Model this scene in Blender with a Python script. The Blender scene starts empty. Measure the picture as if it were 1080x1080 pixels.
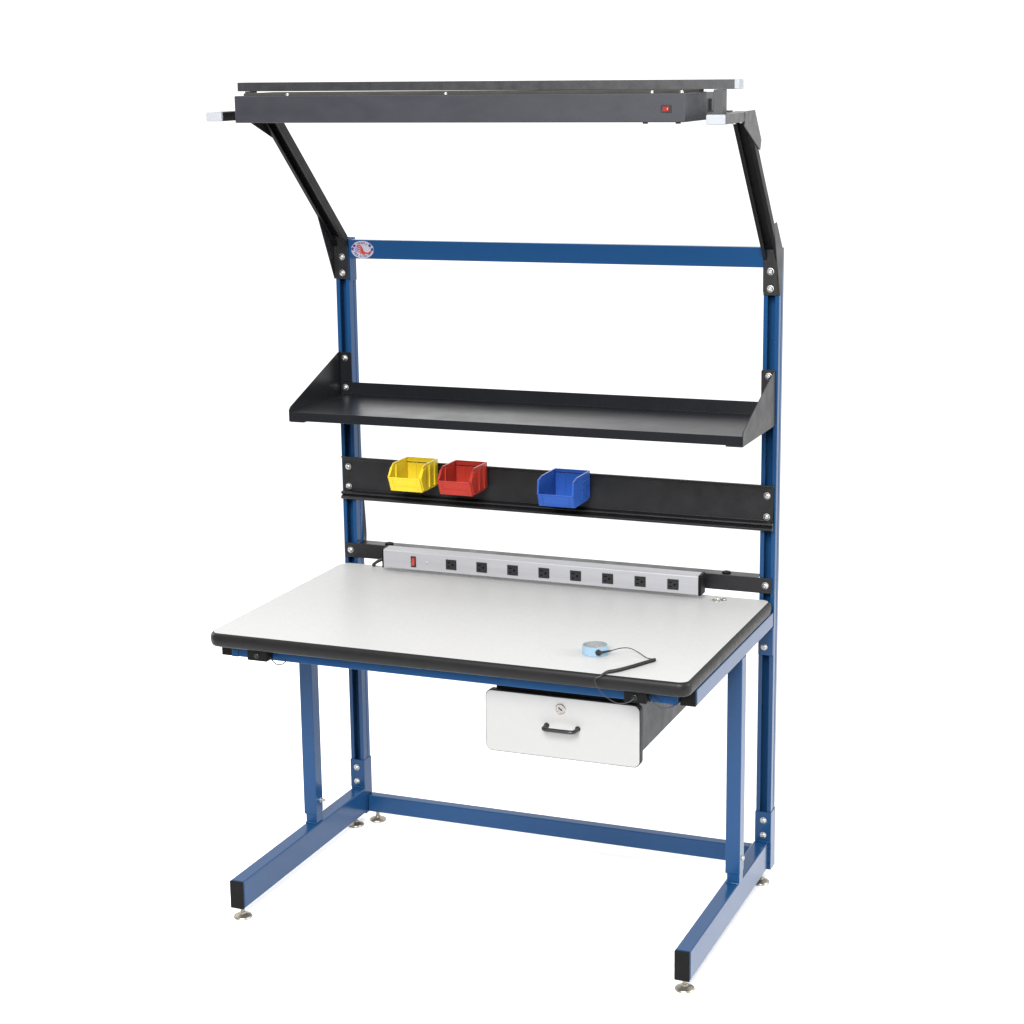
import bpy, bmesh, math, random
from mathutils import Vector, Matrix, Euler
random.seed(4)
S = bpy.context.scene
C = bpy.data.collections.new('scene_things'); S.collection.children.link(C)
PI = math.pi

# ------------------------------------------------------------------ materials
def nd(t, kind, **kw):
    n = t.nodes.new(kind)
    for k, v in kw.items():
        if k in n.inputs: n.inputs[k].default_value = v
        else: setattr(n, k, v)
    return n

def mat(name, col, rough=.4, metal=0., spec=.5, var=.0, vscale=12., bump=0., bscale=900., rvar=.06, coat=0., stretch=None, emit=None):
    m = bpy.data.materials.new(name); m.use_nodes = True
    t = m.node_tree; b = t.nodes['Principled BSDF']
    b.inputs['Metallic'].default_value = metal
    b.inputs['Specular IOR Level'].default_value = spec
    b.inputs['Coat Weight'].default_value = coat
    b.inputs['Coat Roughness'].default_value = .15
    tc = nd(t, 'ShaderNodeTexCoord'); vec = tc.outputs['Object']
    if stretch:
        mp = nd(t, 'ShaderNodeMapping'); mp.inputs['Scale'].default_value = stretch
        t.links.new(vec, mp.inputs['Vector']); vec = mp.outputs['Vector']
    n1 = nd(t, 'ShaderNodeTexNoise', Scale=vscale, Detail=6., Roughness=.62)
    t.links.new(vec, n1.inputs['Vector'])
    cr = nd(t, 'ShaderNodeMapRange'); cr.inputs['From Min'].default_value = .3; cr.inputs['From Max'].default_value = .7
    cr.inputs['To Min'].default_value = 1 - var; cr.inputs['To Max'].default_value = 1 + var
    t.links.new(n1.outputs['Fac'], cr.inputs['Value'])
    mx = nd(t, 'ShaderNodeVectorMath', operation='SCALE'); mx.inputs[0].default_value = col
    t.links.new(cr.outputs['Result'], mx.inputs['Scale'])
    t.links.new(mx.outputs['Vector'], b.inputs['Base Color'])
    rr = nd(t, 'ShaderNodeMapRange'); rr.inputs['From Min'].default_value = .3; rr.inputs['From Max'].default_value = .7
    rr.inputs['To Min'].default_value = rough - rvar; rr.inputs['To Max'].default_value = rough + rvar
    n3 = nd(t, 'ShaderNodeTexNoise', Scale=vscale * 2.3, Detail=4.)
    t.links.new(vec, n3.inputs['Vector']); t.links.new(n3.outputs['Fac'], rr.inputs['Value'])
    t.links.new(rr.outputs['Result'], b.inputs['Roughness'])
    if bump:
        n2 = nd(t, 'ShaderNodeTexNoise', Scale=bscale, Detail=2.)
        t.links.new(tc.outputs['Object'], n2.inputs['Vector'])
        bp = nd(t, 'ShaderNodeBump', Strength=bump, Distance=.0004)
        t.links.new(n2.outputs['Fac'], bp.inputs['Height']); t.links.new(bp.outputs['Normal'], b.inputs['Normal'])
    if emit:
        b.inputs['Emission Color'].default_value = (*emit[0], 1); b.inputs['Emission Strength'].default_value = emit[1]
    return m

M = dict(
    blue=mat('blue_powder_coat', (.0076, .039, .108), .17, spec=.20, var=.03, vscale=4, bump=.10, bscale=900, rvar=.02),
    slot=mat('blue_channel_inside', (.010, .045, .15), .5, spec=.3, var=.15, vscale=9, bump=.1),
    black=mat('black_powder_coat', (.0058, .0058, .0068), .40, spec=.38, var=.12, vscale=10, bump=.25, bscale=900),
    shelf=mat('black_shelf_paint', (.007, .0074, .0092), .32, spec=.2, var=.06, vscale=5, bump=.12, bscale=900, rvar=.03),
    arm=mat('black_arm_paint', (.0038, .0038, .0045), .45, spec=.16, var=.1, vscale=10, bump=.2, bscale=900),
    fixture=mat('charcoal_textured_steel', (.019, .020, .0255), .46, spec=.36, var=.08, vscale=7, bump=.55, bscale=620, stretch=(1, 1, 2.2)),
    rail=mat('charcoal_rail_lit_arm_paint', (.016, .0165, .018), .40, spec=.60, var=.07, vscale=18, bump=.2),
    vinyl=mat('black_vinyl_edging', (.0062, .0060, .0065), .46, spec=.2, var=.12, vscale=30, bump=.12, bscale=1200),
    cap=mat('black_plastic_cap', (.004, .004, .004), .5, spec=.1, var=.2, vscale=40),
    plastic=mat('black_outlet_plastic', (.010, .010, .011), .35, spec=.4, var=.1),
    hole=mat('recess_shade_black', (.002, .002, .002), .8, spec=.1),  # near-black stands in for the shade inside outlet slots and keyhole
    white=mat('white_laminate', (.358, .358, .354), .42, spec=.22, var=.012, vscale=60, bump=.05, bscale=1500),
    front=mat('white_laminate_dimmed', (.285, .285, .282), .42, spec=.22, var=.012, vscale=60, bump=.05, bscale=1500),  # same white as the top, darkened to offset the strong front light
    alum=mat('brushed_aluminium', (.32, .32, .335), .46, metal=.35, spec=.25, var=.05, vscale=60, stretch=(.05, 1, 1)),
    zinc=mat('zinc_steel', (.46, .44, .41), .30, metal=1., var=.12, vscale=60),
    bolt=mat('stainless_bolt', (.42, .42, .41), .42, metal=1., var=.1, vscale=80),
    brass=mat('dull_zinc_foot', (.30, .27, .22), .38, metal=.9, var=.25, vscale=70),
    clear=mat('white_plastic_cap', (.27, .28, .30), .4, spec=.2, var=.04, vscale=50),
    dark_red=mat('dark_red_rocker_plastic', (.20, .016, .012), .3, spec=.4, var=.08),
    red_sw=mat('red_rocker_plastic', (.26, .030, .018), .3, spec=.5, var=.08),
    yellow=mat('yellow_bin_plastic', (.60, .45, .020), .34, spec=.4, var=.04, vscale=30, bump=.06),
    red=mat('red_bin_plastic', (.34, .026, .016), .34, spec=.4, var=.06, vscale=30, bump=.06),
    bblue=mat('blue_bin_plastic', (.016, .068, .30), .32, spec=.42, var=.06, vscale=30, bump=.06),
    band=mat('light_blue_fabric', (.20, .30, .38), .8, spec=.1, var=.06, vscale=300, bump=.5, bscale=1600),
    lining=mat('grey_conductive_lining', (.20, .21, .205), .7, spec=.2, var=.15, vscale=200, bump=.4, bscale=1500),
    glare_grey=mat('dull_grey_glare_cover', (.040, .038, .034), .8, spec=.05, var=.2),
    cord=mat('black_cord_rubber', (.012, .012, .012), .45, spec=.4, var=.1),
    st_white=mat('sticker_white', (.25, .25, .29), .35, spec=.4, var=.02),
    st_red=mat('sticker_red', (.27, .03, .022), .35, spec=.4),
    st_violet=mat('sticker_violet', (.16, .13, .33), .35, spec=.4),
    st_blue=mat('sticker_blue', (.025, .02, .13), .35, spec=.4),
    dark_floor=mat('added_floor_grey', (.10, .10, .10), .7, spec=.2, var=.15, vscale=3),
    floor=mat('white_seamless_paper', (.92, .92, .92), .9, spec=0., var=.004, vscale=1),
)

# ------------------------------------------------------------------ mesh builder
class MB:
    def __init__(s): s.v = []; s.f = []; s.m = []
    def add(s, vs, fs, mi=0, T=None):
        o = len(s.v)
        for p in vs:
            p = Vector(p); s.v.append(T @ p if T else p)
        for f in fs: s.f.append([i + o for i in f]); s.m.append(mi)
    def box(s, x0, x1, y0, y1, z0, z1, mi=0, T=None):
        vs = [(x, y, z) for z in (z0, z1) for y in (y0, y1) for x in (x0, x1)]
        s.add(vs, [(0, 2, 3, 1), (4, 5, 7, 6), (0, 1, 5, 4), (2, 6, 7, 3), (0, 4, 6, 2), (1, 3, 7, 5)], mi, T); return s
    def prism(s, pts, a0, a1, axis='x', mi=0, T=None, off=None):
        # pts are (y,z) for axis x, (x,z) for axis y, (x,y) for axis z
        def mk(p, a): return {'x': (a, p[0], p[1]), 'y': (p[0], a, p[1]), 'z': (p[0], p[1], a)}[axis]
        n = len(pts); area = sum(pts[i][0] * pts[(i + 1) % n][1] - pts[(i + 1) % n][0] * pts[i][1] for i in range(n))
        flip = (area < 0) ^ (axis == 'y')
        P = pts[::-1] if flip else pts
        vs = [mk(p, a0) for p in P] + [mk(p, a1) for p in P]
        fs = [tuple(range(n))[::-1], tuple(range(n, 2 * n))] + [(i, (i + 1) % n, n + (i + 1) % n, n + i) for i in range(n)]
        s.add(vs, fs, mi, T); return s
    def lathe(s, prof, T=None, n=24, mi=0):
        # prof: (r, h) from bottom to top, axis +z
        vs = []; fs = []
        for r, h in prof:
            for k in range(n): a = 2 * PI * k / n; vs.append((r * math.cos(a), r * math.sin(a), h))
        for j in range(len(prof) - 1):
            for k in range(n): k2 = (k + 1) % n; fs.append((j * n + k, j * n + k2, (j + 1) * n + k2, (j + 1) * n + k))
        fs.append(tuple(range(n))[::-1]); L = (len(prof) - 1) * n; fs.append(tuple(range(L, L + n)))
        s.add(vs, fs, mi, T); return s
    def tube(s, path, r, n=8, mi=0):
        P = [Vector(p) for p in path]; rs = r if isinstance(r, (list, tuple)) else [r] * len(P)
        vs = []; fs = []; up = None
        for i, p in enumerate(P):
            d = (P[min(i + 1, len(P) - 1)] - P[max(i - 1, 0)]).normalized()
            if up is None: up = d.orthogonal().normalized()
            else: up = (up - d * up.dot(d)).normalized()
            w = d.cross(up)
            for k in range(n): a = 2 * PI * k / n; vs.append(p + (up * math.cos(a) + w * math.sin(a)) * rs[i])
        for i in range(len(P) - 1):
            for k in range(n): k2 = (k + 1) % n; fs.append((i * n + k, i * n + k2, (i + 1) * n + k2, (i + 1) * n + k))
        fs.append(tuple(range(n))[::-1]); L = (len(P) - 1) * n; fs.append(tuple(range(L, L + n)))
        s.add(vs, fs, mi); return s
    def mesh(s, name, mats):
        me = bpy.data.meshes.new(name); me.from_pydata([tuple(p) for p in s.v], [], s.f)
        for x in (mats if isinstance(mats, (list, tuple)) else [mats]): me.materials.append(M[x])
        for p, i in zip(me.polygons, s.m): p.material_index = i; p.use_smooth = True
        me.validate(); me.update(); me.set_sharp_from_angle(angle=math.radians(38)); return me
    def build(s, name, mats, parent=None, bevel=0., seg=2):
        o = bpy.data.objects.new(name, s.mesh(name, mats)); C.objects.link(o)
        if parent: o.parent = parent
        if bevel:
            b = o.modifiers.new('bevel', 'BEVEL'); b.width = bevel; b.segments = seg; b.limit_method = 'ANGLE'
            b.angle_limit = math.radians(38); b.harden_normals = True
        return o

def thing(name, label, cat, loc=(0, 0, 0), group=None):
    o = bpy.data.objects.new(name, None); C.objects.link(o); o.location = loc; o.empty_display_size = .1
    o['label'] = label; o['category'] = cat
    if group: o['group'] = group
    return o
def tag(o, label, cat, group=None):
    o['label'] = label; o['category'] = cat
    if group: o['group'] = group
    return o
def copy_part(o, parent, loc):
    c = o.copy(); C.objects.link(c); c.parent = parent; c.location = loc; return c
def smooth_path(pts, n=10):
    P = [Vector(p) for p in pts]; out = []
    for i in range(len(P) - 1):
        a, b, c, d = P[max(i - 1, 0)], P[i], P[i + 1], P[min(i + 2, len(P) - 1)]
        for k in range(n):
            t = k / n
            out.append(.5 * ((2 * b) + (c - a) * t + (2 * a - 5 * b + 4 * c - d) * t * t + (3 * b - a - 3 * c + d) * t ** 3))
    out.append(P[-1]); return out
def FRONT(x, y, z):           # local +z points towards the viewer's side (-Y)
    return Matrix.Translation((x, y, z)) @ Matrix.Rotation(PI / 2, 4, 'X')

bench = thing('workbench', 'blue steel workbench with white top, black shelf, drawer and overhead light', 'workbench', (0, .38, 0))
B0 = Vector((0, .38, 0))
class _P:
    pass
def part(mb, name, mats, parent=None, bevel=0., seg=2):
    o = mb.build(name, mats, parent or bench, bevel, seg)
    if parent is None: o.matrix_parent_inverse = Matrix.Translation(-B0)
    return o

def tilt(o, piv, a):
    p = Vector(piv) - B0
    o.matrix_basis = Matrix.Translation(Vector(piv)) @ Matrix.Rotation(a, 4, 'Y') @ Matrix.Translation(-Vector(piv))
# a button-head bolt, one mesh shared by every bolt
bm_ = MB(); bm_.lathe([(.0088, 0), (.0088, .0012), (.0074, .0014), (.0072, .0026), (.0058, .0046), (.0034, .0056), (.0032, .0042), (.0005, .0040)], Matrix.Rotation(PI / 2, 4, 'X'), 20)
bolt_mesh = bm_.mesh('bolt', 'bolt')
def bolt(parent, x, y, z, ax=None):
    o = bpy.data.objects.new('bolt', bolt_mesh); C.objects.link(o); o.parent = parent; o.location = (x, y, z)
    if ax: o.rotation_euler = ax
    return o

# ------------------------------------------------------------------ worktop
h, D, W = .772, .736, .6096
def rrect(x0, x1, y0, y1, r, n=8):
    out = []
    for cx, cy, a0 in ((x1 - r, y1 - r, 0), (x0 + r, y1 - r, 90), (x0 + r, y0 + r, 180), (x1 - r, y0 + r, 270)):
        for k in range(n + 1): a = math.radians(a0 + 90 * k / n); out.append((cx + r * math.cos(a), cy + r * math.sin(a)))
    return out
mb = MB(); mb.prism(rrect(-W + .003, W - .003, .003, D - .003, .021), h - .03, h, 'z')
top = part(mb, 'tabletop', 'white', None, .0006)
# bullnose edging swept round the slab
mb = MB(); prof = [(0.0, h - .0004), (.0030, h - .0012), (.0062, h - .0042), (.0078, h - .010), (.0082, h - .017), (.0074, h - .025), (.0050, h - .0315), (.0015, h - .0342), (-.004, h - .0348), (-.004, h - .0312), (-.0002, h - .031)]
ring = rrect(-W + .003, W - .003, .003, D - .003, .021, 10); n = len(ring); npf = len(prof); vs = []
for i in range(n):
    a, b, c = Vector(ring[i - 1]), Vector(ring[i]), Vector(ring[(i + 1) % n])
    tdir = (c - a).normalized(); nrm = Vector((tdir.y, -tdir.x))
    for d, z in prof: q = b + nrm * (d + .0003); vs.append((q.x, q.y, z))
fs = [(i * npf + j, ((i + 1) % n) * npf + j, ((i + 1) % n) * npf + (j + 1) % npf, i * npf + (j + 1) % npf) for i in range(n) for j in range(npf)]
mb.add(vs, fs); part(mb, 'edge_band', 'vinyl', top)
# chrome ground snap set in the back corner
mb = MB(); T = Matrix.Translation((.480, .690, h))
mb.lathe([(.013, 0), (.013, .0022), (.0112, .0032), (.0085, .003), (.008, .001), (.0005, .001)], T, 24)
mb.lathe([(.0042, .001), (.0046, .004), (.0034, .0062), (.0005, .0066)], T, 16)
mb.lathe([(.005, 0), (.0055, .004), (.0042, .006), (.0006, .0062)], T @ Matrix.Translation((.017, .004, 0)), 14)
part(mb, 'ground_snap', 'zinc', top)

# ------------------------------------------------------------------ under-top frame
for s in (-1, 1):
    mb = MB(); x0, x1 = sorted((s * .574, s * .6125))
    mb.box(x0, x1, .068, .7485, .6985, h - .0352)
    r = part(mb, 'side_rail', 'blue', None, .0022, 3)
    mb = MB(); mb.box(x0 + .001, x1 - .001, .060, .0678, .6978, h - .0355); part(mb, 'end_cap', 'cap', r, .0015)
    mb = MB(); mb.box(x0 + .001, x1 + (.0015 if s > 0 else -.0005), .7415, .7478, .622, .697); k = part(mb, 'table_bracket', 'blue', r, .001)
    bolt(r, s * .5915, .7415, .6445)
mb = MB(); mb.box(-.5735, .5735, .0460, .0780, .7025, h - .0352); apron = part(mb, 'front_apron', 'blue', None, .002)
for s in (-1, 1):
    mb = MB(); mb.box(*sorted((s * .5735, s * .556)), .0435, .0458, .7025, h - .036); part(mb, 'weld_tab', 'blue', apron, .001)

# ------------------------------------------------------------------ legs, feet, uprights
lv = MB(); lv.lathe([(.0235, 0), (.0240, .0025), (.0225, .0052), (.0150, .0078), (.0080, .0105), (.0068, .015), (.0052, .0155), (.0052, .034)], None, 28)
lev_mesh = lv.mesh('leveling_foot', 'brass')
def leveler(parent, x, y):
    o = bpy.data.objects.new('leveling_foot', lev_mesh); C.objects.link(o); o.parent = parent; o.location = (x, y, 0)
strut = [(-.020, 0), (-.0095, 0), (-.0095, .008), (-.012, .008), (-.012, .0025), (-.0172, .0025), (-.0172, .0392), (.0172, .0392), (.0172, .0025), (.012, .0025), (.012, .008), (.0095, .008), (.0095, 0), (.020, 0),
         (.020, .0205), (.0188, .0215), (.0188, .0265), (.020, .0275), (.020, .042), (-.020, .042), (-.020, .0275), (-.0188, .0265), (-.0188, .0215), (-.020, .0205)]
YU = .751
for s in (-1, 1):
    # foot: a rectangular tube lying front to back
    x0, x1 = sorted((s * .570, s * .6082)); mb = MB(); mb.box(x0, x1, .046, .7495, .0335, .1066)
    ft = part(mb, 'base_foot', 'blue', None, .003, 3)
    mb = MB(); mb.box(x0 + .0005, x1 - .0005, .0385, .0457, .0330, .1070); part(mb, 'end_cap', 'cap', ft, .0018)
    leveler(ft, s * .5885, .066); leveler(ft, s * .5945, .728)
    # front leg: sleeve over a stub welded to the foot
    x0, x1 = sorted((s * .574, s * .6115)); mb = MB(); mb.box(x0, x1, .455, .4955, .1325, .6975)
    lg = part(mb, 'front_leg', 'blue', None, .0025, 3)
    mb = MB(); mb.box(x0 + .0040, x1 - .0012, .4580, .4930, .1068, .16)
    mb.tube(smooth_path([(x0 + .003, .4565, .1075), (s * .592, .4552, .1085), (x1 - .003, .4565, .1075)], 4), [.0030 + .0010 * random.random() for _ in range(9)], 6)
    part(mb, 'leg_stub', 'blue', lg, .002)
    mb = MB(); T = Matrix.Translation((x1, .482, .168)) @ Matrix.Rotation(PI / 2, 4, 'Y')
    mb.lathe([(.007, 0), (.007, .002), (.0055, .0022), (.0055, .007), (.0035, .0085), (.0035, .0125), (.0005, .0126)] if s < 0 else [(.007, 0), (.0068, .0015), (.005, .0038), (.0005, .0045)], T, 16)
    part(mb, 'bolt', 'bolt', lg)
    # upright: slotted channel
    cx = s * .5935; mb = MB(); mb.prism([(cx + p[0], YU + p[1]) for p in strut], .045, 1.6675, 'z')
    for z in (.30, .55, .70, .86, 1.14, 1.43):
        mb.lathe([(.0055, 0), (.005, .0018), (.002, .0024), (.0005, .0014)], FRONT(cx, YU + .0391, z), 12)
    up = part(mb, 'upright', 'blue', None, .0006, 2)
    # socket welded to the foot
    mb = MB(); X0, X1 = cx - .0215, cx + .0215
    zt = .190; y0, y1 = YU - .0022, YU + .0445
    mb.box(X0, X1, y0 - .001, YU - .0001, .1068, zt); mb.box(X0, cx - .0201, YU, y1, .028, zt); mb.box(cx + .0201, X1, YU, y1, .028, zt)
    mb.box(cx - .02, cx + .02, YU - .0015, y1 - .004, .030, .044)
    mb.tube(smooth_path([(X0 + .003, y0 - .0015, .1075), (cx, y0 - .0025, .1085), (X1 - .003, y0 - .0015, .1072)], 5), [.0030 + .001 * random.random() for _ in range(11)], 6)
    part(mb, 'upright_socket', 'blue', up, .0008)
    for z in (.167, .1255): bolt(up, s * .5950, y0 - .001, z)
    # black cable clipped behind the left upright is added below

mb = MB(); mb.box(-.5715, .5715, .7663, .7965, .0305, .0792); cb = part(mb, 'base_crossbar', 'blue', None, .003, 3)
leveler(cb, -.5515, .786); leveler(cb, .517, .786)
for o in [o for o in C.objects if o.name.startswith('leveling_foot') and o.parent == cb]: o.scale = (1, 1, .9)

# top crossbar with its end plates
mb = MB(); mb.box(-.5725, .5725, .7495, .7750, 1.6168, 1.6672)
tb = part(mb, 'top_crossbar', 'blue', None, .0025, 3); tilt(tb, (0, .75, 1.64), -.0058)
for s in (-1, 1):
    mb = MB(); mb.box(*sorted((s * .5730, s * .5705)), .7515, .790, 1.556, 1.6690); part(mb, 'end_plate', 'blue', tb, .0008)
# round emblem sticker
mb = MB(); SX, SZ, SY = -.5305, 1.6412, .7493
def disc(rx, rz, dy, mi, n=40, thick=.0004):
    mb.prism([(SX + rx * math.cos(2 * PI * k / n), SZ + rz * math.sin(2 * PI * k / n)) for k in range(n)], SY - dy - thick, SY - dy, 'y', mi)
disc(.0345, .0243, 0, 2); disc(.0335, .0234, .0004, 0)
def ribbon(pts, w0, w1, mi):
    P = smooth_path([(SX + x, 0, SZ + z) for x, z in pts], 6); n_ = len(P) - 1
    for i in range(n_):
        q = []
        for k in (i, i + 1):
            d = (P[min(k + 1, n_)] - P[max(k - 1, 0)]).normalized(); w = (w0 + (w1 - w0) * k / n_) * .6
            q.append(((P[k].x - d.z * w, P[k].z + d.x * w), (P[k].x + d.z * w, P[k].z - d.x * w)))
        mb.prism([q[0][0], q[1][0], q[1][1], q[0][1]], SY - .0013, SY - .0008, 'y', mi)
ribbon([(-.0175, .0072), (-.0120, .0108), (-.0060, .0100), (-.0015, .0040), (.0030, -.0050), (.0110, -.0092), (.0195, -.0085), (.0275, -.0030)], .0030, .0038, 1)
ribbon([(-.0165, .0025), (-.0110, .0060), (-.0065, .0050), (-.0025, -.0010), (.0015, -.0085), (.0075, -.0125)], .0026, .0024, 1)
ribbon([(-.0155, -.0025), (-.0105, .0008), (-.0070, -.0010), (-.0035, -.0060), (.0005, -.0110), (.0050, -.0140)], .0023, .0020, 1)
ribbon([(-.0145, -.0075), (-.0105, -.0050), (-.0070, -.0075), (-.0035, -.0120)], .0021, .0018, 1)
mb.prism([(SX + x, SZ + z) for x, z in ((-.0235, .0035), (-.0175, .0055), (-.0150, -.0065), (-.0210, -.0085))], SY - .0010, SY - .0006, 'y', 3)
def star(x, z, r):
    mb.prism([(SX + x + (r if k % 2 == 0 else r * .5) * math.sin(PI * k / 5), SZ + z + (r if k % 2 == 0 else r * .5) * math.cos(PI * k / 5)) for k in range(10)], SY - .0013, SY - .0008, 'y', 2)
for x, z in ((-.0238, .0100), (-.0292, .0012), (.0222, .0112), (.0290, .0010)): star(x, z, .0060)
star_mb = mb
def glyphs(text, rx, rz, a0, a1, size, mi, flip):
    nT = len(text)
    for i, ch in enumerate(text):
        if ch == ' ': continue
        a = math.radians(a0 + (a1 - a0) * (i + .5) / nT)
        cu = bpy.data.curves.new('t', 'FONT'); cu.body = ch; cu.size = size; cu.align_x = 'CENTER'; cu.align_y = 'CENTER'; cu.extrude = .0002; cu.resolution_u = 2
        ob = bpy.data.objects.new('t', cu); C.objects.link(ob)
        me = bpy.data.meshes.new_from_object(ob.evaluated_get(bpy.context.evaluated_depsgraph_get()))
        tx, tz = -rx * math.sin(a), rz * math.cos(a); ang = math.atan2(tz, tx)
        if flip: ang = math.atan2(-rx * 0 + rz * math.cos(a) * 1.0, -rx * math.sin(a)) ; ang = ang
        else: ang = ang + PI
        T = Matrix.Translation((SX + rx * math.cos(a), SY - .0011, SZ + rz * math.sin(a))) @ Matrix.Rotation(-ang, 4, 'Y') @ Matrix.Rotation(PI / 2, 4, 'X')
        star_mb.add([T @ v.co for v in me.vertices], [tuple(p.vertices) for p in me.polygons], mi)
        bpy.data.objects.remove(ob); bpy.data.curves.remove(cu); bpy.data.meshes.remove(me)
bpy.context.view_layer.update()
glyphs('PROUDLY', .0225, .0178, 132, 48, .0082, 2, False)
glyphs('MADE IN THE USA', .0268, .0183, 208, 332, .0078, 2, True)
part(mb, 'emblem_sticker', ['st_white', 'st_red', 'st_blue', 'st_violet'], tb)

# ------------------------------------------------------------------ shelf
mb = MB(); y0, y1 = .4473, .7480
mb.prism([(y0, 1.2236), (y0 + .002, 1.2236), (y0 + .002, 1.2455), (y1 - .002, 1.2455), (y1 - .002, 1.2800), (y1, 1.2800), (y1, 1.2435), (y0 + .006, 1.2435), (y0 + .006, 1.2430), (y0 + .0025, 1.2430), (y0 + .0025, 1.2475), (y0, 1.2475)][:0] or
         [(y0, 1.2238), (y0 + .0022, 1.2238), (y0 + .0022, 1.2448), (y1 - .0022, 1.2448), (y1 - .0002, 1.2448), (y1 - .0002, 1.2805), (y1 - .0022, 1.2805), (y1 - .0022, 1.2472), (y0, 1.2472)], -.6060, .6060, 'x')
sh = part(mb, 'shelf', 'shelf', None, .0009); tilt(sh, (0, .6, 1.25), -.0048)
for s in (-1, 1):
    mb = MB(); pl = [(.4470, 1.2215), (.4470, 1.2525), (.4560, 1.2600), (.7380, 1.3625), (.7600, 1.3625), (.7600, 1.2215)]
    mb.prism(pl, *sorted((s * .6062, s * .6085)), 'x')
    # back flange bolted to the upright, and the tab folded in under the tray
    fl = [(s * .6060, 1.2815), (s * .6060, 1.3622), (s * .5745, 1.3622), (s * .5720, 1.3590), (s * .5720, 1.2815)]
    mb.prism(fl, .7464, .7484, 'y')
    mb.box(*sorted((s * .6060, s * .5650)), .4480, .7400, 1.2205, 1.2234)
    br = part(mb, 'side_bracket', 'shelf' if s < 0 else 'black', sh, .0007)
    bolt(sh, s * .5915, .7464, 1.3460); bolt(sh, s * .5915, .7456, 1.2655)

# ------------------------------------------------------------------ bin rail
mb = MB()
rp = [(.7455, .9560), (.7455, 1.0700), (.7350, 1.0712), (.7330, 1.0698), (.7334, 1.0682), (.7425, 1.0664), (.7425, 1.0620), (.7440, 1.0612), (.7440, .9770), (.7400, .9745), (.7330, .9745), (.7290, .9725), (.7285, .9690), (.7320, .9665), (.7360, .9655), (.7362, .9640), (.7310, .9625), (.7275, .9590), (.7280, .9550), (.7310, .9528), (.7420, .9525), (.7480, .9535), (.7480, .9560)]
mb.prism([(p[0] + .003, p[1]) for p in rp], -.6095, .6095, 'x')
brl = part(mb, 'bin_rail', 'black', None, .0008)
for s in (-1, 1):
    for z in (1.0425, .9875): bolt(brl, s * .5915, .7462, z)

# ------------------------------------------------------------------ power strip on its rear channel
mb = MB()
for s in (-1, 1):
    x0, x1 = sorted((s * .6080, s * .4300)); mb.box(x0, x1, .7440, .7470, .7860, .8265)
mb.box(-.43, .43, .7440, .7470, .7890, .8265)
mb.prism([(-.570, .7472), (.570, .7472), (.570, .7860), (-.570, .7860)], .8242, .8265, 'z')
ch = part(mb, 'mounting_channel', 'black', None, .0008)
for s in (-1, 1):
    bolt(ch, s * .5910, .7440, .8070)
    mb = MB(); mb.lathe([(.012, 0), (.012, .003), (.0105, .0045), (.004, .0045), (.0035, .002), (.0004, .002)], Matrix.Translation((s * .482, .765, .8265)), 20); part(mb, 'plug_button', 'cap', ch)
ps = MB(); ps.prism([(.671, .7862), (.671, .8340), (.6735, .8368), (.7080, .8385), (.7085, .7862)], -.4560, .4340, 'x')
ps.box(-.4300, .4100, .7087, .7438, .7900, .8220)
strip = part(ps, 'power_strip', 'alum', None, .0012)
for x0, x1 in ((-.4600, -.4562), (.4342, .4415)):
    mb = MB(); mb.prism([(.6698, .7850), (.6698, .8348), (.6728, .8382), (.7092, .8398), (.7092, .7850)], x0, x1, 'x')
    part(mb, 'end_cap', 'cap', strip, .0012)
om = MB(); om.box(-.0150, .0150, -.0022, 0, -.0135, .0135, 0)
om.box(-.0128, .0128, -.0032, -.0022, -.0115, .0115, 0)
om.box(-.0098, -.0018, -.0036, -.0032, .0044, .0072, 1); om.box(-.0098, -.0028, -.0036, -.0032, -.0072, -.0044, 1)
om.prism([(.0050 + .0030 * math.cos(a), .0030 * math.sin(a)) for a in [k * PI / 8 for k in range(16)]], -.0036, -.0032, 'y', 1)
om_ = om.mesh('outlet', ['plastic', 'hole'])
for k in range(8):
    o = bpy.data.objects.new('outlet', om_); C.objects.link(o); o.parent = strip; o.location = (-.2547 + .0888 * k, .6709, .8097)
mb = MB(); mb.box(-.0075, .0075, -.0025, 0, -.0150, .0150, 0); mb.prism([(-.0026, -.0115), (-.0070, -.0098), (-.0040, .0020), (-.0026, .0115)], -.0045, .0045, 'x', 1)
sw = part(mb, 'rocker_switch', ['plastic', 'red_sw'], strip, .0006); sw.location = (-.3658, .6709, .8090)
mb = MB(); mb.lathe([(.0042, 0), (.0040, .0012), (.0022, .0026), (.0004, .003)], FRONT(-.3268, .671, .8092), 16); part(mb, 'indicator_light', 'clear', strip)
# supply cord leaving the strip's left end and dropping behind the top
mb = MB(); mb.tube(smooth_path([(-.4605, .700, .802), (-.474, .700, .799), (-.492, .704, .790), (-.508, .716, .778), (-.514, .732, .770), (-.516, .7415, .750), (-.516, .7425, .700)], 8), .0046, 10)
part(mb, 'supply_cord', 'cord', strip)
mb = MB(); mb.tube(smooth_path([(-.588, .798, 1.655), (-.588, .799, 1.40), (-.586, .800, 1.10), (-.583, .800, .97), (-.579, .799, .90), (-.576, .797, .845), (-.575, .790, .815), (-.574, .780, .800)], 8), .0062, 10)
cab = mb
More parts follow.
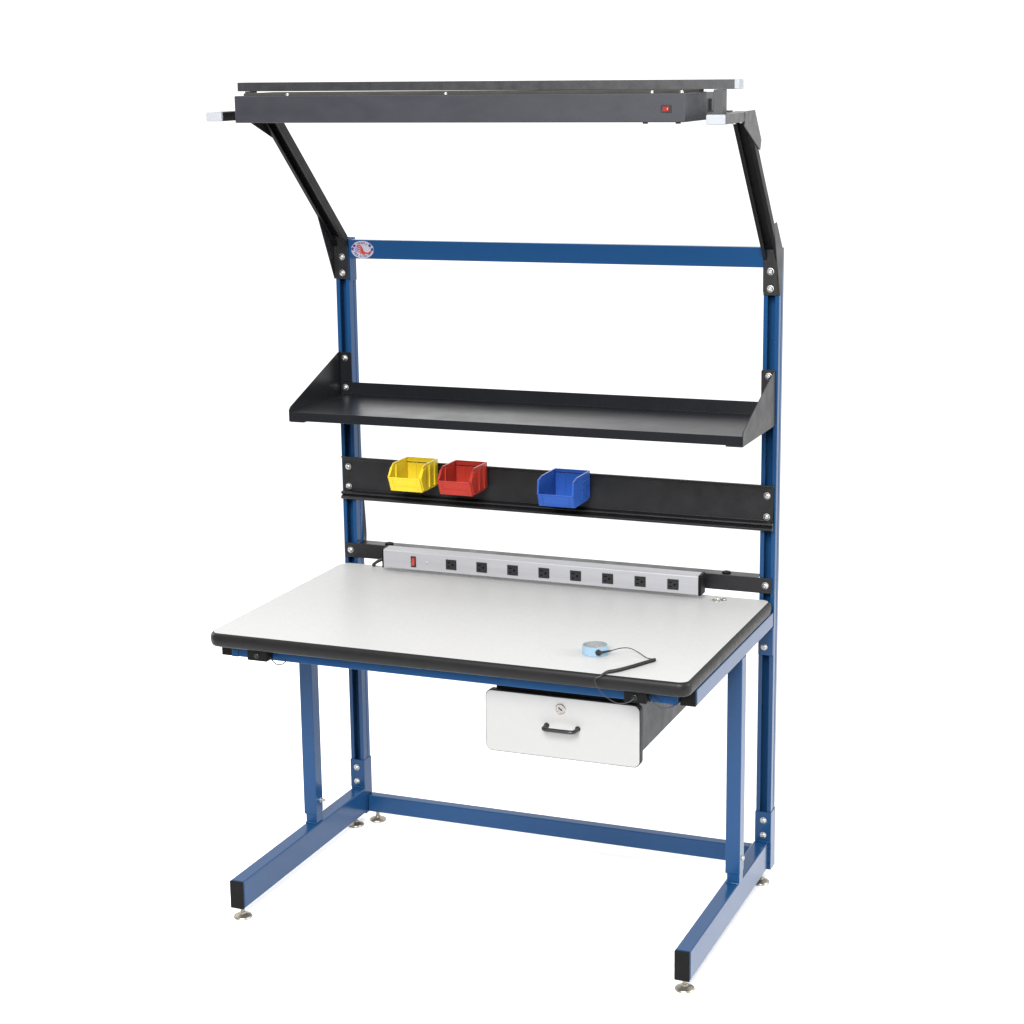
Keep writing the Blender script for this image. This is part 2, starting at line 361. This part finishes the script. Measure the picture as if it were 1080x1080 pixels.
# ------------------------------------------------------------------ overhead arms, light and rail
def strut_shallow(a, b, upv, cut_a=None, cut_b=None, flip=False):
    """shallow slotted channel from a to b, 41 wide x 21 deep; upv = outward normal of the closed back"""
    a, b = Vector(a), Vector(b); d = (b - a).normalized(); up = (Vector(upv) - d * Vector(upv).dot(d)).normalized(); sd = d.cross(up)
    pr = [(-.0205, -.0105), (-.0110, -.0105), (-.0110, -.0045), (-.0132, -.0045), (-.0132, -.0082), (-.0182, -.0082), (-.0182, .0080), (.0182, .0080), (.0182, -.0082), (.0132, -.0082), (.0132, -.0045), (.0110, -.0045), (.0110, -.0105), (.0205, -.0105), (.0205, .0105), (-.0205, .0105)]
    V = []
    for q, cut in ((a, cut_a), (b, cut_b)):
        for u, w in pr:
            p = q + sd * u + up * w
            if cut: k, val = cut; p = p + d * ((val - p[k]) / d[k])
            V.append(p)
    n = len(pr); F = [tuple(range(n)), tuple(range(2 * n - 1, n - 1, -1))] + [(i, i + n, (i + 1) % n + n, (i + 1) % n) for i in range(n)]
    m_ = MB(); m_.add(V, F)
    m2 = m_.mesh('tmp', 'black'); bm = bmesh.new(); bm.from_mesh(m2); bmesh.ops.recalc_face_normals(bm, faces=bm.faces); 
    out = MB(); out.add([v.co.copy() for v in bm.verts], [tuple(v.index for v in f.verts) for f in bm.faces]); bm.free(); bpy.data.meshes.remove(m2); return out
for s in (-1, 1):
    lo, el = Vector((s * .5935, .735, 1.6688)), Vector((s * .6070, .4123, 1.9915))
    m = strut_shallow(lo, el, (0, 1, 1), (1, .7470), (2, 1.9918))
    arm = part(m, 'light_arm', 'arm', None, .0007); arm.location.z = -.003 * s
    m = strut_shallow((s * .6185, .158, 2.0035), (s * .6055, .440, 2.0035), (0, 0, 1)); hz = part(m, 'top_arm', 'rail' if s > 0 else 'arm', arm, .0007)  # right arm takes the lighter charcoal to imitate light reflected off it
    mb = MB(); mb.box(s * .6190 - .0212, s * .6190 + .0212, .1475, .1578, 1.9925, 2.0145); mb.box(s * .6190 - .017, s * .6190 + .017, .158, .17, 1.996, 2.011); part(mb, 'end_cap', 'clear', arm, .003, 3)
    # elbow gusset on the outer side, leaning with the arm
    gp = [(.350, 2.0165), (.440, 2.0165), (.510, 1.946), (.499, 1.9225), (.345, 1.9835)]
    mb = MB(); xo = lambda y, z: s * (.6285 + (.40 - y) * .046 * (1 if z > 1.99 else .6) - (0 if z > 1.99 else .0012))
    P = [Vector((xo(y, z), y, z)) for y, z in gp]; Q = [p + Vector((s * .0025, 0, 0)) for p in P]; n = 5
    fs = [(0, 1, 2, 3, 4), (9, 8, 7, 6, 5)] + [((i + 1) % n, i, n + i, n + (i + 1) % n) for i in range(n)]
    if s < 0: fs = [f[::-1] for f in fs]
    mb.add(P + Q, [f[::-1] for f in fs]); part(mb, 'gusset', 'rail' if s > 0 else 'arm', arm, .0006)  # lighter colour on the right gusset stands in for its lit face
    # lower bracket: front flange with clipped top and leaning side plate
    mb = MB(); mb.prism([(s * .6085, 1.5550), (s * .6085, 1.6735), (s * .5830, 1.6680), (s * .5740, 1.6500), (s * .5735, 1.5550)], .7466, .7492, 'y')
    sp = [(.7466, 1.5550), (.7640, 1.5550), (.7720, 1.6660), (.7060, 1.7400), (.678 if s > 0 else .655, 1.7370)]
    mb.prism(sp, *sorted((s * .6140, s * .6165)), 'x'); mb.box(*sorted((s * .6086, s * .6160)), .7464, .7489, 1.556, 1.668)
    part(mb, 'arm_bracket', 'black', arm, .0007)
    for z in (1.6145, 1.5715): bolt(arm, s * .5915, .7466, z)
    for y in (.36, .42): bolt(arm, s * .600, y, 1.9925, (-PI / 2, 0, 0)).rotation_euler = (PI / 2, 0, 0)
    mb = MB(); xa, xb = sorted((s * (.5790 if s > 0 else .586), s * .6000)); zt = 2.0655 if s > 0 else 2.0598; mb.prism([(xa, 2.000), (xb, 2.000), (xb, zt), (xa, zt)], .2700, .3060, 'y'); part(mb, 'riser', 'rail', arm, .001)

m = strut_shallow((-.6296, .3075, 2.0735), (.6215, .3075, 2.0735), (0, 0, 1)); tr = part(m, 'tool_rail', 'rail', None, .0007)
mb = MB(); mb.box(.6216, .6325, .2862, .3288, 2.0625, 2.0845); mb.box(.606, .6215, .2895, .3255, 2.0658, 2.0812); part(mb, 'end_cap', 'clear', tr, .0025, 3)

mb = MB(); X = .5546
mb.box(-X, X, .1370, .3020, 1.9940, 2.0565)
fx = part(mb, 'light_fixture', 'fixture', None, .0022, 3); tilt(fx, (0, .137, 2.02), -.0026)
mb = MB(); mb.box(-.535, .5546 - .006, .148, .2990, 2.0567, 2.0624); part(mb, 'glare_cover', 'glare_grey', fx, .0005)  # made-up strip covering the white glare on the fixture's top
mb = MB(); mb.box(-X + .002, X - .0035, .3023, .3880, 1.9960, 2.0545); part(mb, 'rear_housing', 'rail', fx, .001)
for s in (-1, 1):
    mb = MB(); mb.prism([(s * .5550, 2.0100), (s * .5960, 2.0100), (s * .5960, 2.0132), (s * .5580, 2.0132), (s * .5580, 2.0400), (s * .5550, 2.0400)], .335, .370, 'y')
    part(mb, 'hanger', 'rail', fx, .0006)
for x in (-.415, -.012, .478, .545):
    mb = MB(); mb.lathe([(.0045, 0), (.0045, .0025), (.003, .0035), (.003, .0055), (.0004, .0056)], Matrix.Translation((x, .1425, 2.0566)), 12)
    part(mb, 'mount_screw', 'bolt', fx)
mb = MB(); mb.box(-.0118, .0118, -.002, 0, -.0080, .0080, 0); mb.prism([(-.0075, -.0021), (-.0075, -.0028), (0, -.0035), (.0075, -.0058), (.0075, -.0021)], -.0050, .0050, 'z', 1); mb.box(.0035, .0052, -.0064, -.0052, -.0022, .0022, 2)
sw = part(mb, 'light_switch', ['plastic', 'dark_red', 'st_white'], fx, .0003); sw.location = (.5120, .1370, 2.0230)
for x in (.46, .535):
    mb = MB(); mb.lathe([(.006, -.003), (.006, 0), (.0004, 0)], Matrix.Translation((x, .15, 1.9938)), 12); part(mb, 'rubber_foot', 'cap', fx)
part(cab, 'light_cord', 'cord', fx)

# ------------------------------------------------------------------ drawer
mb = MB(); mb.box(.1010, .4590, .1160, .5600, .5470, .7030); dr = part(mb, 'drawer_unit', 'black', None, .0015)
for y in (.20, .34):
    mb2 = MB(); mb2.lathe([(.004, 0), (.0035, .0015), (.0004, .002)], Matrix.Translation((.4590, y, .672)) @ Matrix.Rotation(PI / 2, 4, 'Y'), 12); part(mb2, 'rivet', 'cap', dr)
mb = MB(); rr = [(x, z) for x, z in rrect(.0808, .4682, .5212, .6738, .0165)]
mb.prism(rr, .0962, .1155, 'y', 1); rr2 = [(x, z) for x, z in rrect(.0826, .4664, .5230, .6720, .0149)]; mb.prism(rr2, .0946, .0960, 'y', 0)
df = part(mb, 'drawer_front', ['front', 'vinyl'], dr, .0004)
mb = MB(); zc = .6005; mb.tube(smooth_path([(.2370, .0948, zc), (.2370, .078, zc), (.2382, .0700, zc), (.2435, .0655, zc), (.255, .0645, zc), (.276, .0645, zc), (.297, .0645, zc), (.3085, .0655, zc), (.3138, .0700, zc), (.3150, .078, zc), (.3150, .0948, zc)], 6), .0048, 12)
for x in (.237, .315): mb.lathe([(.0068, 0), (.0068, .0016), (.005, .0022), (.0004, .0022)], FRONT(x, .0946, zc), 16)
part(mb, 'drawer_pull', 'plastic', dr)
mb = MB(); T = FRONT(.2722, .0946, .6455)
mb.lathe([(.0125, 0), (.0125, .003), (.0112, .0045), (.0095, .0045), (.0092, .0034), (.0004, .0034)], T, 28, 0)
mb.box(-.0012, .0012, -.0055, .0055, .0034, .0040, 1, T @ Matrix.Rotation(.9, 4, 'Z'))
part(mb, 'drawer_lock', ['zinc', 'hole'], dr)

# ------------------------------------------------------------------ wrist-strap jacks under the front edge
for jx, sgn in ((-.4858, 1), (.4830, -1)):
    mb = MB(); mb.box(jx - .0265, jx + .0265, .012, .043, .7085, .7362, 0); mb.box(jx - .0275, jx + .0275, .0105, .0435, .7340, .7368, 0)
    T = FRONT(jx - .001, .012, .7215)
    mb.lathe([(.0068, 0), (.0068, .0016), (.0055, .0024), (.0042, .0024), (.0036, .0008), (.0004, .0006)], T, 20, 1)
    j = part(mb, 'ground_jack', ['cap', 'plastic'], None, .0012)
    if sgn > 0: pth = [(jx + .026, .030, .716), (jx + .034, .030, .706), (jx + .044, .030, .6995), (jx + .056, .034, .6995), (jx + .062, .045, .705), (jx + .060, .074, .715)]
    else: pth = [(jx + .026, .030, .726), (jx + .036, .022, .716), (jx + .050, .018, .7065), (jx + .066, .018, .7020), (jx + .082, .026, .7045), (jx + .090, .045, .708), (jx + .092, .076, .716)]
    mb = MB(); mb.tube(smooth_path(pth, 8), .0014, 8); part(mb, 'ground_wire', 'cord', j)
    if sgn < 0:
        mb = MB(); mb.tube(smooth_path([(jx + .030, .050, .736), (jx + .034, .045, .722), (jx + .044, .04, .711), (jx + .058, .05, .706), (jx + .07, .077, .706)], 8), .0011, 6); part(mb, 'ground_wire', 'cord', j)

# ------------------------------------------------------------------ storage bins
def bin_mesh(name, m, kind):
    mb = MB(); w, hh, L = .0495, .0760, .1300; t = .0022
    # local: x across, y = 0 back .. -L front, z = 0 bottom .. hh top ; the back hangs on the rail
    if kind == 'flared':
        side = [(0, .004), (0, hh), (-.094, hh), (-.106, .068), (-.124, .0450), (-L, .0415), (-.112, 0), (-.02, 0)]
        lipz, lipy, boty = .0415, -L, -.112
    else:
        side = [(0, .004), (0, hh), (-.100, hh), (-.126, .0690), (-.130, .0330), (-.1285, .031), (-.118, 0), (-.02, 0)]
        lipz, lipy, boty = .0330, -L, -.118
    ww = [w, w]
    for s in (-1, 1):
        mb.prism(side, *sorted((s * w, s * (w - t))), 'x')
        # rolled top rim
        mb.box(*sorted((s * (w + .0006), s * (w - .0040))), side[2][0], -.0005, hh - .0030, hh + .0004)
        e0, e1, e2 = side[2], side[3], side[4]
        for p, q in ((e0, e1), (e1, e2)):
            dy, dz = q[0] - p[0], q[1] - p[1]; l = math.hypot(dy, dz); ny, nz = (dz / l, -dy / l) if (-dy) > 0 else (-dz / l, dy / l)
            ny, nz = -abs(dz / l), abs(dy / l)
            mb.prism([(p[0] - ny * .003, p[1] - nz * .003), (q[0] - ny * .003, q[1] - nz * .003), (q[0] + ny * .0005, q[1] + nz * .0005), (p[0] + ny * .0005, p[1] + nz * .0005)], *sorted((s * (w + .0006), s * (w - .0040))), 'x')
        if kind == 'flared':
            for yy in (-.024, -.060): mb.box(*sorted((s * w, s * (w + .0030))), yy - .006, yy + .006, .006, hh - .006)
            mb.prism([(-.108, .004), (-.094, .004), (-.088, .066), (-.106, .066), (-.125, .042)], *sorted((s * (w), s * (w + .0030))), 'x')
            mb.box(*sorted((s * (w - t), s * (w - t - .004))), -.085, -.078, .004, hh - .006)
        else:
            for yy, za in ((-.03, .056), (-.03, .040)): mb.box(*sorted((s * w, s * (w + .0016))), yy - .030, yy + .018, za - .0013, za + .0013)
            mb.box(*sorted((s * w, s * (w + .0014))), -.066, -.0635, .008, .062); mb.box(*sorted((s * w, s * (w + .0014))), -.012, -.0095, .008, .062)
    wi = w - t - .0002
    mb.box(-wi, wi, -.0022, 0, .003, hh)                       # back
    mb.box(-wi, wi, -.0030, .0, hh - .003, hh + .0004)
    mb.box(-wi, wi, boty + .002, -.002, 0, .0024)              # floor
    fp = [(boty, 0), (lipy, lipz), (lipy + .0024, lipz + .0004), (boty + .0024, .0006)]
    mb.prism(fp, -wi, wi, 'x')                                 # sloping front
    mb.box(-wi, wi, lipy - .0006, lipy + .0034, lipz - .0022, lipz + .0008)   # lip
    k = (lipz) / (lipy - boty)
    def strip(z0, z1, x0, x1, o):
        ya, yb = boty + z0 / k, boty + z1 / k
        mb.prism([(ya - o, z0), (yb - o, z1), (yb, z1), (ya, z0)], x0, x1, 'x')
    if kind == 'flared':
        strip(.016, .0185, -wi + .008, wi - .008, .0014); strip(.002, .0385, -wi + .008, -wi + .0098, .0012); strip(.002, .0385, wi - .0098, wi - .008, .0012)
    else:
        strip(.004, .0062, -wi + .009, wi - .009, .0014); strip(.004, .030, -wi + .009, -wi + .011, .0014); strip(.004, .030, wi - .011, wi - .009, .0014)
    for x in (-.018, .018): mb.box(x - .0007, x + .0007, -.0036, -.0022, .005, hh - .004)
    mb.box(-w + .004, w - .004, .0002, .0060, .058, .0600); mb.box(-w + .004, w - .004, .0045, .0060, .0480, .0580)   # hanging lip
    return mb
bins = [('yellow plastic parts bin hanging leftmost on the black rail', 'yellow', 'flared', -.3640, 1.0065), ('red plastic parts bin hanging on the rail right beside the yellow bin', 'red', 'flared', -.2200, 1.0065),
        ('blue plastic parts bin hanging alone near the middle of the rail', 'bblue', 'straight', .0680, 1.0025)]
for lab, m, kind, x, z in bins:
    o = bin_mesh('storage_bin', m, kind).build('storage_bin', m, None, .0006)
    o.location = (x, .7390, z + (.0040 if kind == 'flared' else 0)); o.scale = (.93, .94, .95) if kind == 'flared' else (1, 1, 1); tag(o, lab, 'storage bin', 'plastic bins hanging on the rail')

# ------------------------------------------------------------------ wrist strap
WS = Vector((.3385, .150, h + .0004))
ws = thing('wrist_strap', 'light blue wrist strap with coiled black cord lying on the white top', 'wrist strap', tuple(WS))
def wpart(mb, name, mats, parent=None, bevel=0.):
    o = mb.build(name, mats, parent or ws, bevel)
    if parent is None: o.matrix_parent_inverse = Matrix.Translation(-WS)
    return o
def band(mb, rx, ry, cx, cy, a0, a1, th, z0, z1, mi_out, mi_in, n=48):
    vs = []; fs = []; ms = []
    for k in range(n + 1):
        a = math.radians(a0 + (a1 - a0) * k / n); wob = 1 + .03 * math.sin(2.3 * a)
        for r_, z in ((0, z0), (0, z1), (-th, z1), (-th, z0)):
            vs.append((cx + (rx * wob + r_) * math.cos(a), cy + (ry * wob + r_) * math.sin(a), z))
    o = len(mb.v); mb.v += [Vector(v) for v in vs]
    for k in range(n):
        for j in range(4):
            mb.f.append([o + k * 4 + j, o + (k + 1) * 4 + j, o + (k + 1) * 4 + (j + 1) % 4, o + k * 4 + (j + 1) % 4]); mb.m.append(mi_in if j == 2 else mi_out)
    mb.f.append([o + 0, o + 1, o + 2, o + 3]); mb.m.append(mi_out); L = o + n * 4; mb.f.append([L + 3, L + 2, L + 1, L]); mb.m.append(mi_out)
z0, z1 = h + .0006, h + .0215
mb = MB(); band(mb, .0285, .0300, WS.x, WS.y, -60, 290, .0018, z0, z1, 0, 1)
wb = wpart(mb, 'strap_band', ['band', 'lining'], None, .0004)
mb = MB()   # loose tail overlapping and sticking out to the right
tail = [(.3330, .1185), (.3450, .1190), (.3560, .1225), (.3640, .1300), (.3695, .1390), (.3725, .1470)]
for i in range(len(tail) - 1):
    (xa, ya), (xb, yb) = tail[i], tail[i + 1]; dx, dy = xb - xa, yb - ya; l = math.hypot(dx, dy); nx, ny = -dy / l * .0018, dx / l * .0018
    mb.prism([(xa, ya), (xb, yb), (xb + nx, yb + ny), (xa + nx, ya + ny)], z0, z1 - .0005, 'z')
wpart(mb, 'strap_tail', 'band', wb)
mb = MB(); T = Matrix.Translation((.3565, .1222, h + .0115)) @ Matrix.Rotation(.55, 4, 'Z') @ Matrix.Rotation(PI / 2, 4, 'X')
mb.lathe([(.0072, 0), (.0072, .004), (.006, .0055), (.003, .006), (.0004, .006)], T, 20)
sn = wpart(mb, 'snap', 'cord')
mb = MB(); mb.tube(smooth_path([(.3600, .1175, h + .0125), (.3680, .1215, h + .0135), (.3800, .1300, h + .0150), (.3850, .1340, h + .0150)], 5), [.0040 - .0026 * k / 15 for k in range(16)], 10); wpart(mb, 'plug', 'cord', sn)
mb = MB(); mb.tube(smooth_path([(.3830, .1325, h + .0150), (.4020, .1520, h + .0180), (.4200, .1640, h + .0160), (.4400, .1640, h + .0085), (.4600, .1520, h + .0035), (.4740, .1420, h + .0030), (.4860, .1385, h + .0040), (.4910, .1330, h + .0045)], 8), .0011, 8)
wpart(mb, 'lead_wire', 'cord')
# tight coil
cp = smooth_path([(.4915, .1330, h + .0046), (.4750, .1000, h + .0046), (.4560, .0620, h + .0046), (.4380, .0300, h + .0046), (.4260, .0130, h + .0052), (.4180, .0020, h + .0050), (.4080, -.0090, h - .001)], 40)
mb = MB(); path = []; turns = 62; N = turns * 9
L = [0.]
for i in range(1, len(cp)): L.append(L[-1] + (cp[i] - cp[i - 1]).length)
j = 0
for k in range(N + 1):
    d = L[-1] * k / N
    while j < len(L) - 2 and L[j + 1] < d: j += 1
    t = (d - L[j]) / max(1e-9, L[j + 1] - L[j]); p = cp[j].lerp(cp[j + 1], t); tg = (cp[j + 1] - cp[j]).normalized()
    sd = tg.cross(Vector((0, 0, 1))).normalized(); u2 = sd.cross(tg); a = 2 * PI * turns * k / N
    rad = .0033 * (1 if k < N * .86 else 1 - .55 * (k / N - .86) / .14)
    path.append(p + (sd * math.cos(a) + u2 * math.sin(a)) * rad)
mb.tube(path, .00125, 6); mb.tube(cp[:-6], .0026, 8); wpart(mb, 'coil_cord', 'cord')
mb = MB(); mb.tube(smooth_path([(.4090, -.0085, h - .001), (.3985, -.0125, .7650), (.3960, -.0120, .7560), (.4070, -.0110, .7370), (.4270, -.0080, .7190), (.4460, -.004, .7095), (.4650, .0, .7105), (.4770, .004, .7160), (.4815, .0095, .7212)], 8), .0011, 8)
wpart(mb, 'lead_wire', 'cord'); mb = MB(); mb.tube([(.4790, .0045, .7185), (.4813, .0085, .7210), (.4820, .0104, .7215)], [.002, .003, .0034], 10); wpart(mb, 'jack_plug', 'cord')

# ------------------------------------------------------------------ floor
mb = MB(); mb.add([(-5.5, -1.6, 0), (4.5, -1.6, 0), (4.5, 3.6, 0), (-5.5, 3.6, 0)], [(0, 1, 2, 3)])
fl = mb.build('floor', 'floor'); fl['kind'] = 'structure'
mb = MB(); mb.add([(-9, -12, -.004), (9, -12, -.004), (9, -1.4, -.004), (-9, -1.4, -.004)], [(0, 1, 2, 3)])  # unseen dark ground, added to darken reflections in the front faces
fl = mb.build('added_dark_floor', 'dark_floor'); fl['kind'] = 'structure'

# ------------------------------------------------------------------ light
wd = bpy.data.worlds.new('World'); S.world = wd; wd.use_nodes = True; t = wd.node_tree; bg = t.nodes['Background']
tc = nd(t, 'ShaderNodeTexCoord'); sp = nd(t, 'ShaderNodeSeparateXYZ'); t.links.new(tc.outputs['Generated'], sp.inputs[0])
mr = nd(t, 'ShaderNodeMapRange', interpolation_type='SMOOTHSTEP')
for k, v in (('From Min', -.6), ('From Max', .1), ('To Min', .22), ('To Max', 1.25)): mr.inputs[k].default_value = v
t.links.new(sp.outputs['Y'], mr.inputs['Value'])
mz = nd(t, 'ShaderNodeMapRange', interpolation_type='SMOOTHSTEP')
for k, v in (('From Min', .3), ('From Max', .75), ('To Min', 0.), ('To Max', .3)): mz.inputs[k].default_value = v
t.links.new(sp.outputs['Z'], mz.inputs['Value'])
ad = nd(t, 'ShaderNodeMath', operation='ADD'); t.links.new(mr.outputs['Result'], ad.inputs[0]); t.links.new(mz.outputs['Result'], ad.inputs[1])
hd = nd(t, 'ShaderNodeVectorMath', operation='DOT_PRODUCT'); hv = Vector((-2.05, 4.69, .95)).normalized(); hd.inputs[1].default_value = hv  # bright patch added to the world to put a sheen on the shelf
nv = nd(t, 'ShaderNodeVectorMath', operation='NORMALIZE'); t.links.new(tc.outputs['Generated'], nv.inputs[0]); t.links.new(nv.outputs['Vector'], hd.inputs[0])
hm = nd(t, 'ShaderNodeMapRange', interpolation_type='SMOOTHERSTEP')
for k, v in (('From Min', math.cos(math.radians(5.5))), ('From Max', math.cos(math.radians(1.5))), ('To Min', 0.), ('To Max', 1.7)): hm.inputs[k].default_value = v
t.links.new(hd.outputs['Value'], hm.inputs['Value'])
a2 = nd(t, 'ShaderNodeMath', operation='ADD'); t.links.new(ad.outputs[0], a2.inputs[0]); t.links.new(hm.outputs['Result'], a2.inputs[1])
bg.inputs['Color'].default_value = (1, 1, 1, 1); t.links.new(a2.outputs[0], bg.inputs['Strength'])
def area(name, loc, target, size, power, col=(1, 1, 1)):
    l = bpy.data.lights.new(name, 'AREA'); l.shape = 'DISK'; l.size = size; l.energy = power; l.color = col
    o = bpy.data.objects.new(name, l); C.objects.link(o); o.location = loc
    o.rotation_euler = (Vector(target) - Vector(loc)).to_track_quat('-Z', 'Y').to_euler(); return o
area('key_softbox', (-4.55, -.05, 7.0), (0, .5, .8), 1.3, 60, (1, .985, .96))
area('front_softbox', (1.0, -5.0, 4.0), (0, .4, .9), 3.4, 900, (1, 1, 1))
area('left_added_fill', (-4.6, 1.2, 2.2), (0, .8, .6), 1.6, 95, (1, 1, 1))  # added fill lamp, lifts floor shade and reaches under the shelf
area('right_added_fill', (4.6, 1.0, 2.2), (0, .8, .6), 1.6, 130, (1, 1, 1))  # added fill from the right, against floor shade and the dim rear top

# ------------------------------------------------------------------ camera (solved from the photograph)
cam = bpy.data.cameras.new('camera'); co = bpy.data.objects.new('camera', cam); C.objects.link(co); S.camera = co
fw = Vector((-.36003438, .90703786, -.21830614)); rt = Vector((.93033176, .3665425, -.01137619)); upv = Vector((-.06969984, .20719295, .97581403))
co.matrix_world = Matrix(((rt.x, upv.x, -fw.x, 1.84562533), (rt.y, upv.y, -fw.y, -4.08730384), (rt.z, upv.z, -fw.z, 2.142216), (0, 0, 0, 1)))
cam.sensor_fit = 'HORIZONTAL'; cam.sensor_width = 36; cam.lens = 36 * 1.9522; cam.shift_x = -.0116; cam.shift_y = -.0097; cam.clip_end = 400
S.view_settings.view_transform = 'Standard'; S.view_settings.look = 'None'; S.view_settings.gamma = 1; S.view_settings.exposure = 0
S.view_settings.use_curve_mapping = False
S.cycles.max_bounces = 8; S.cycles.use_denoising = True
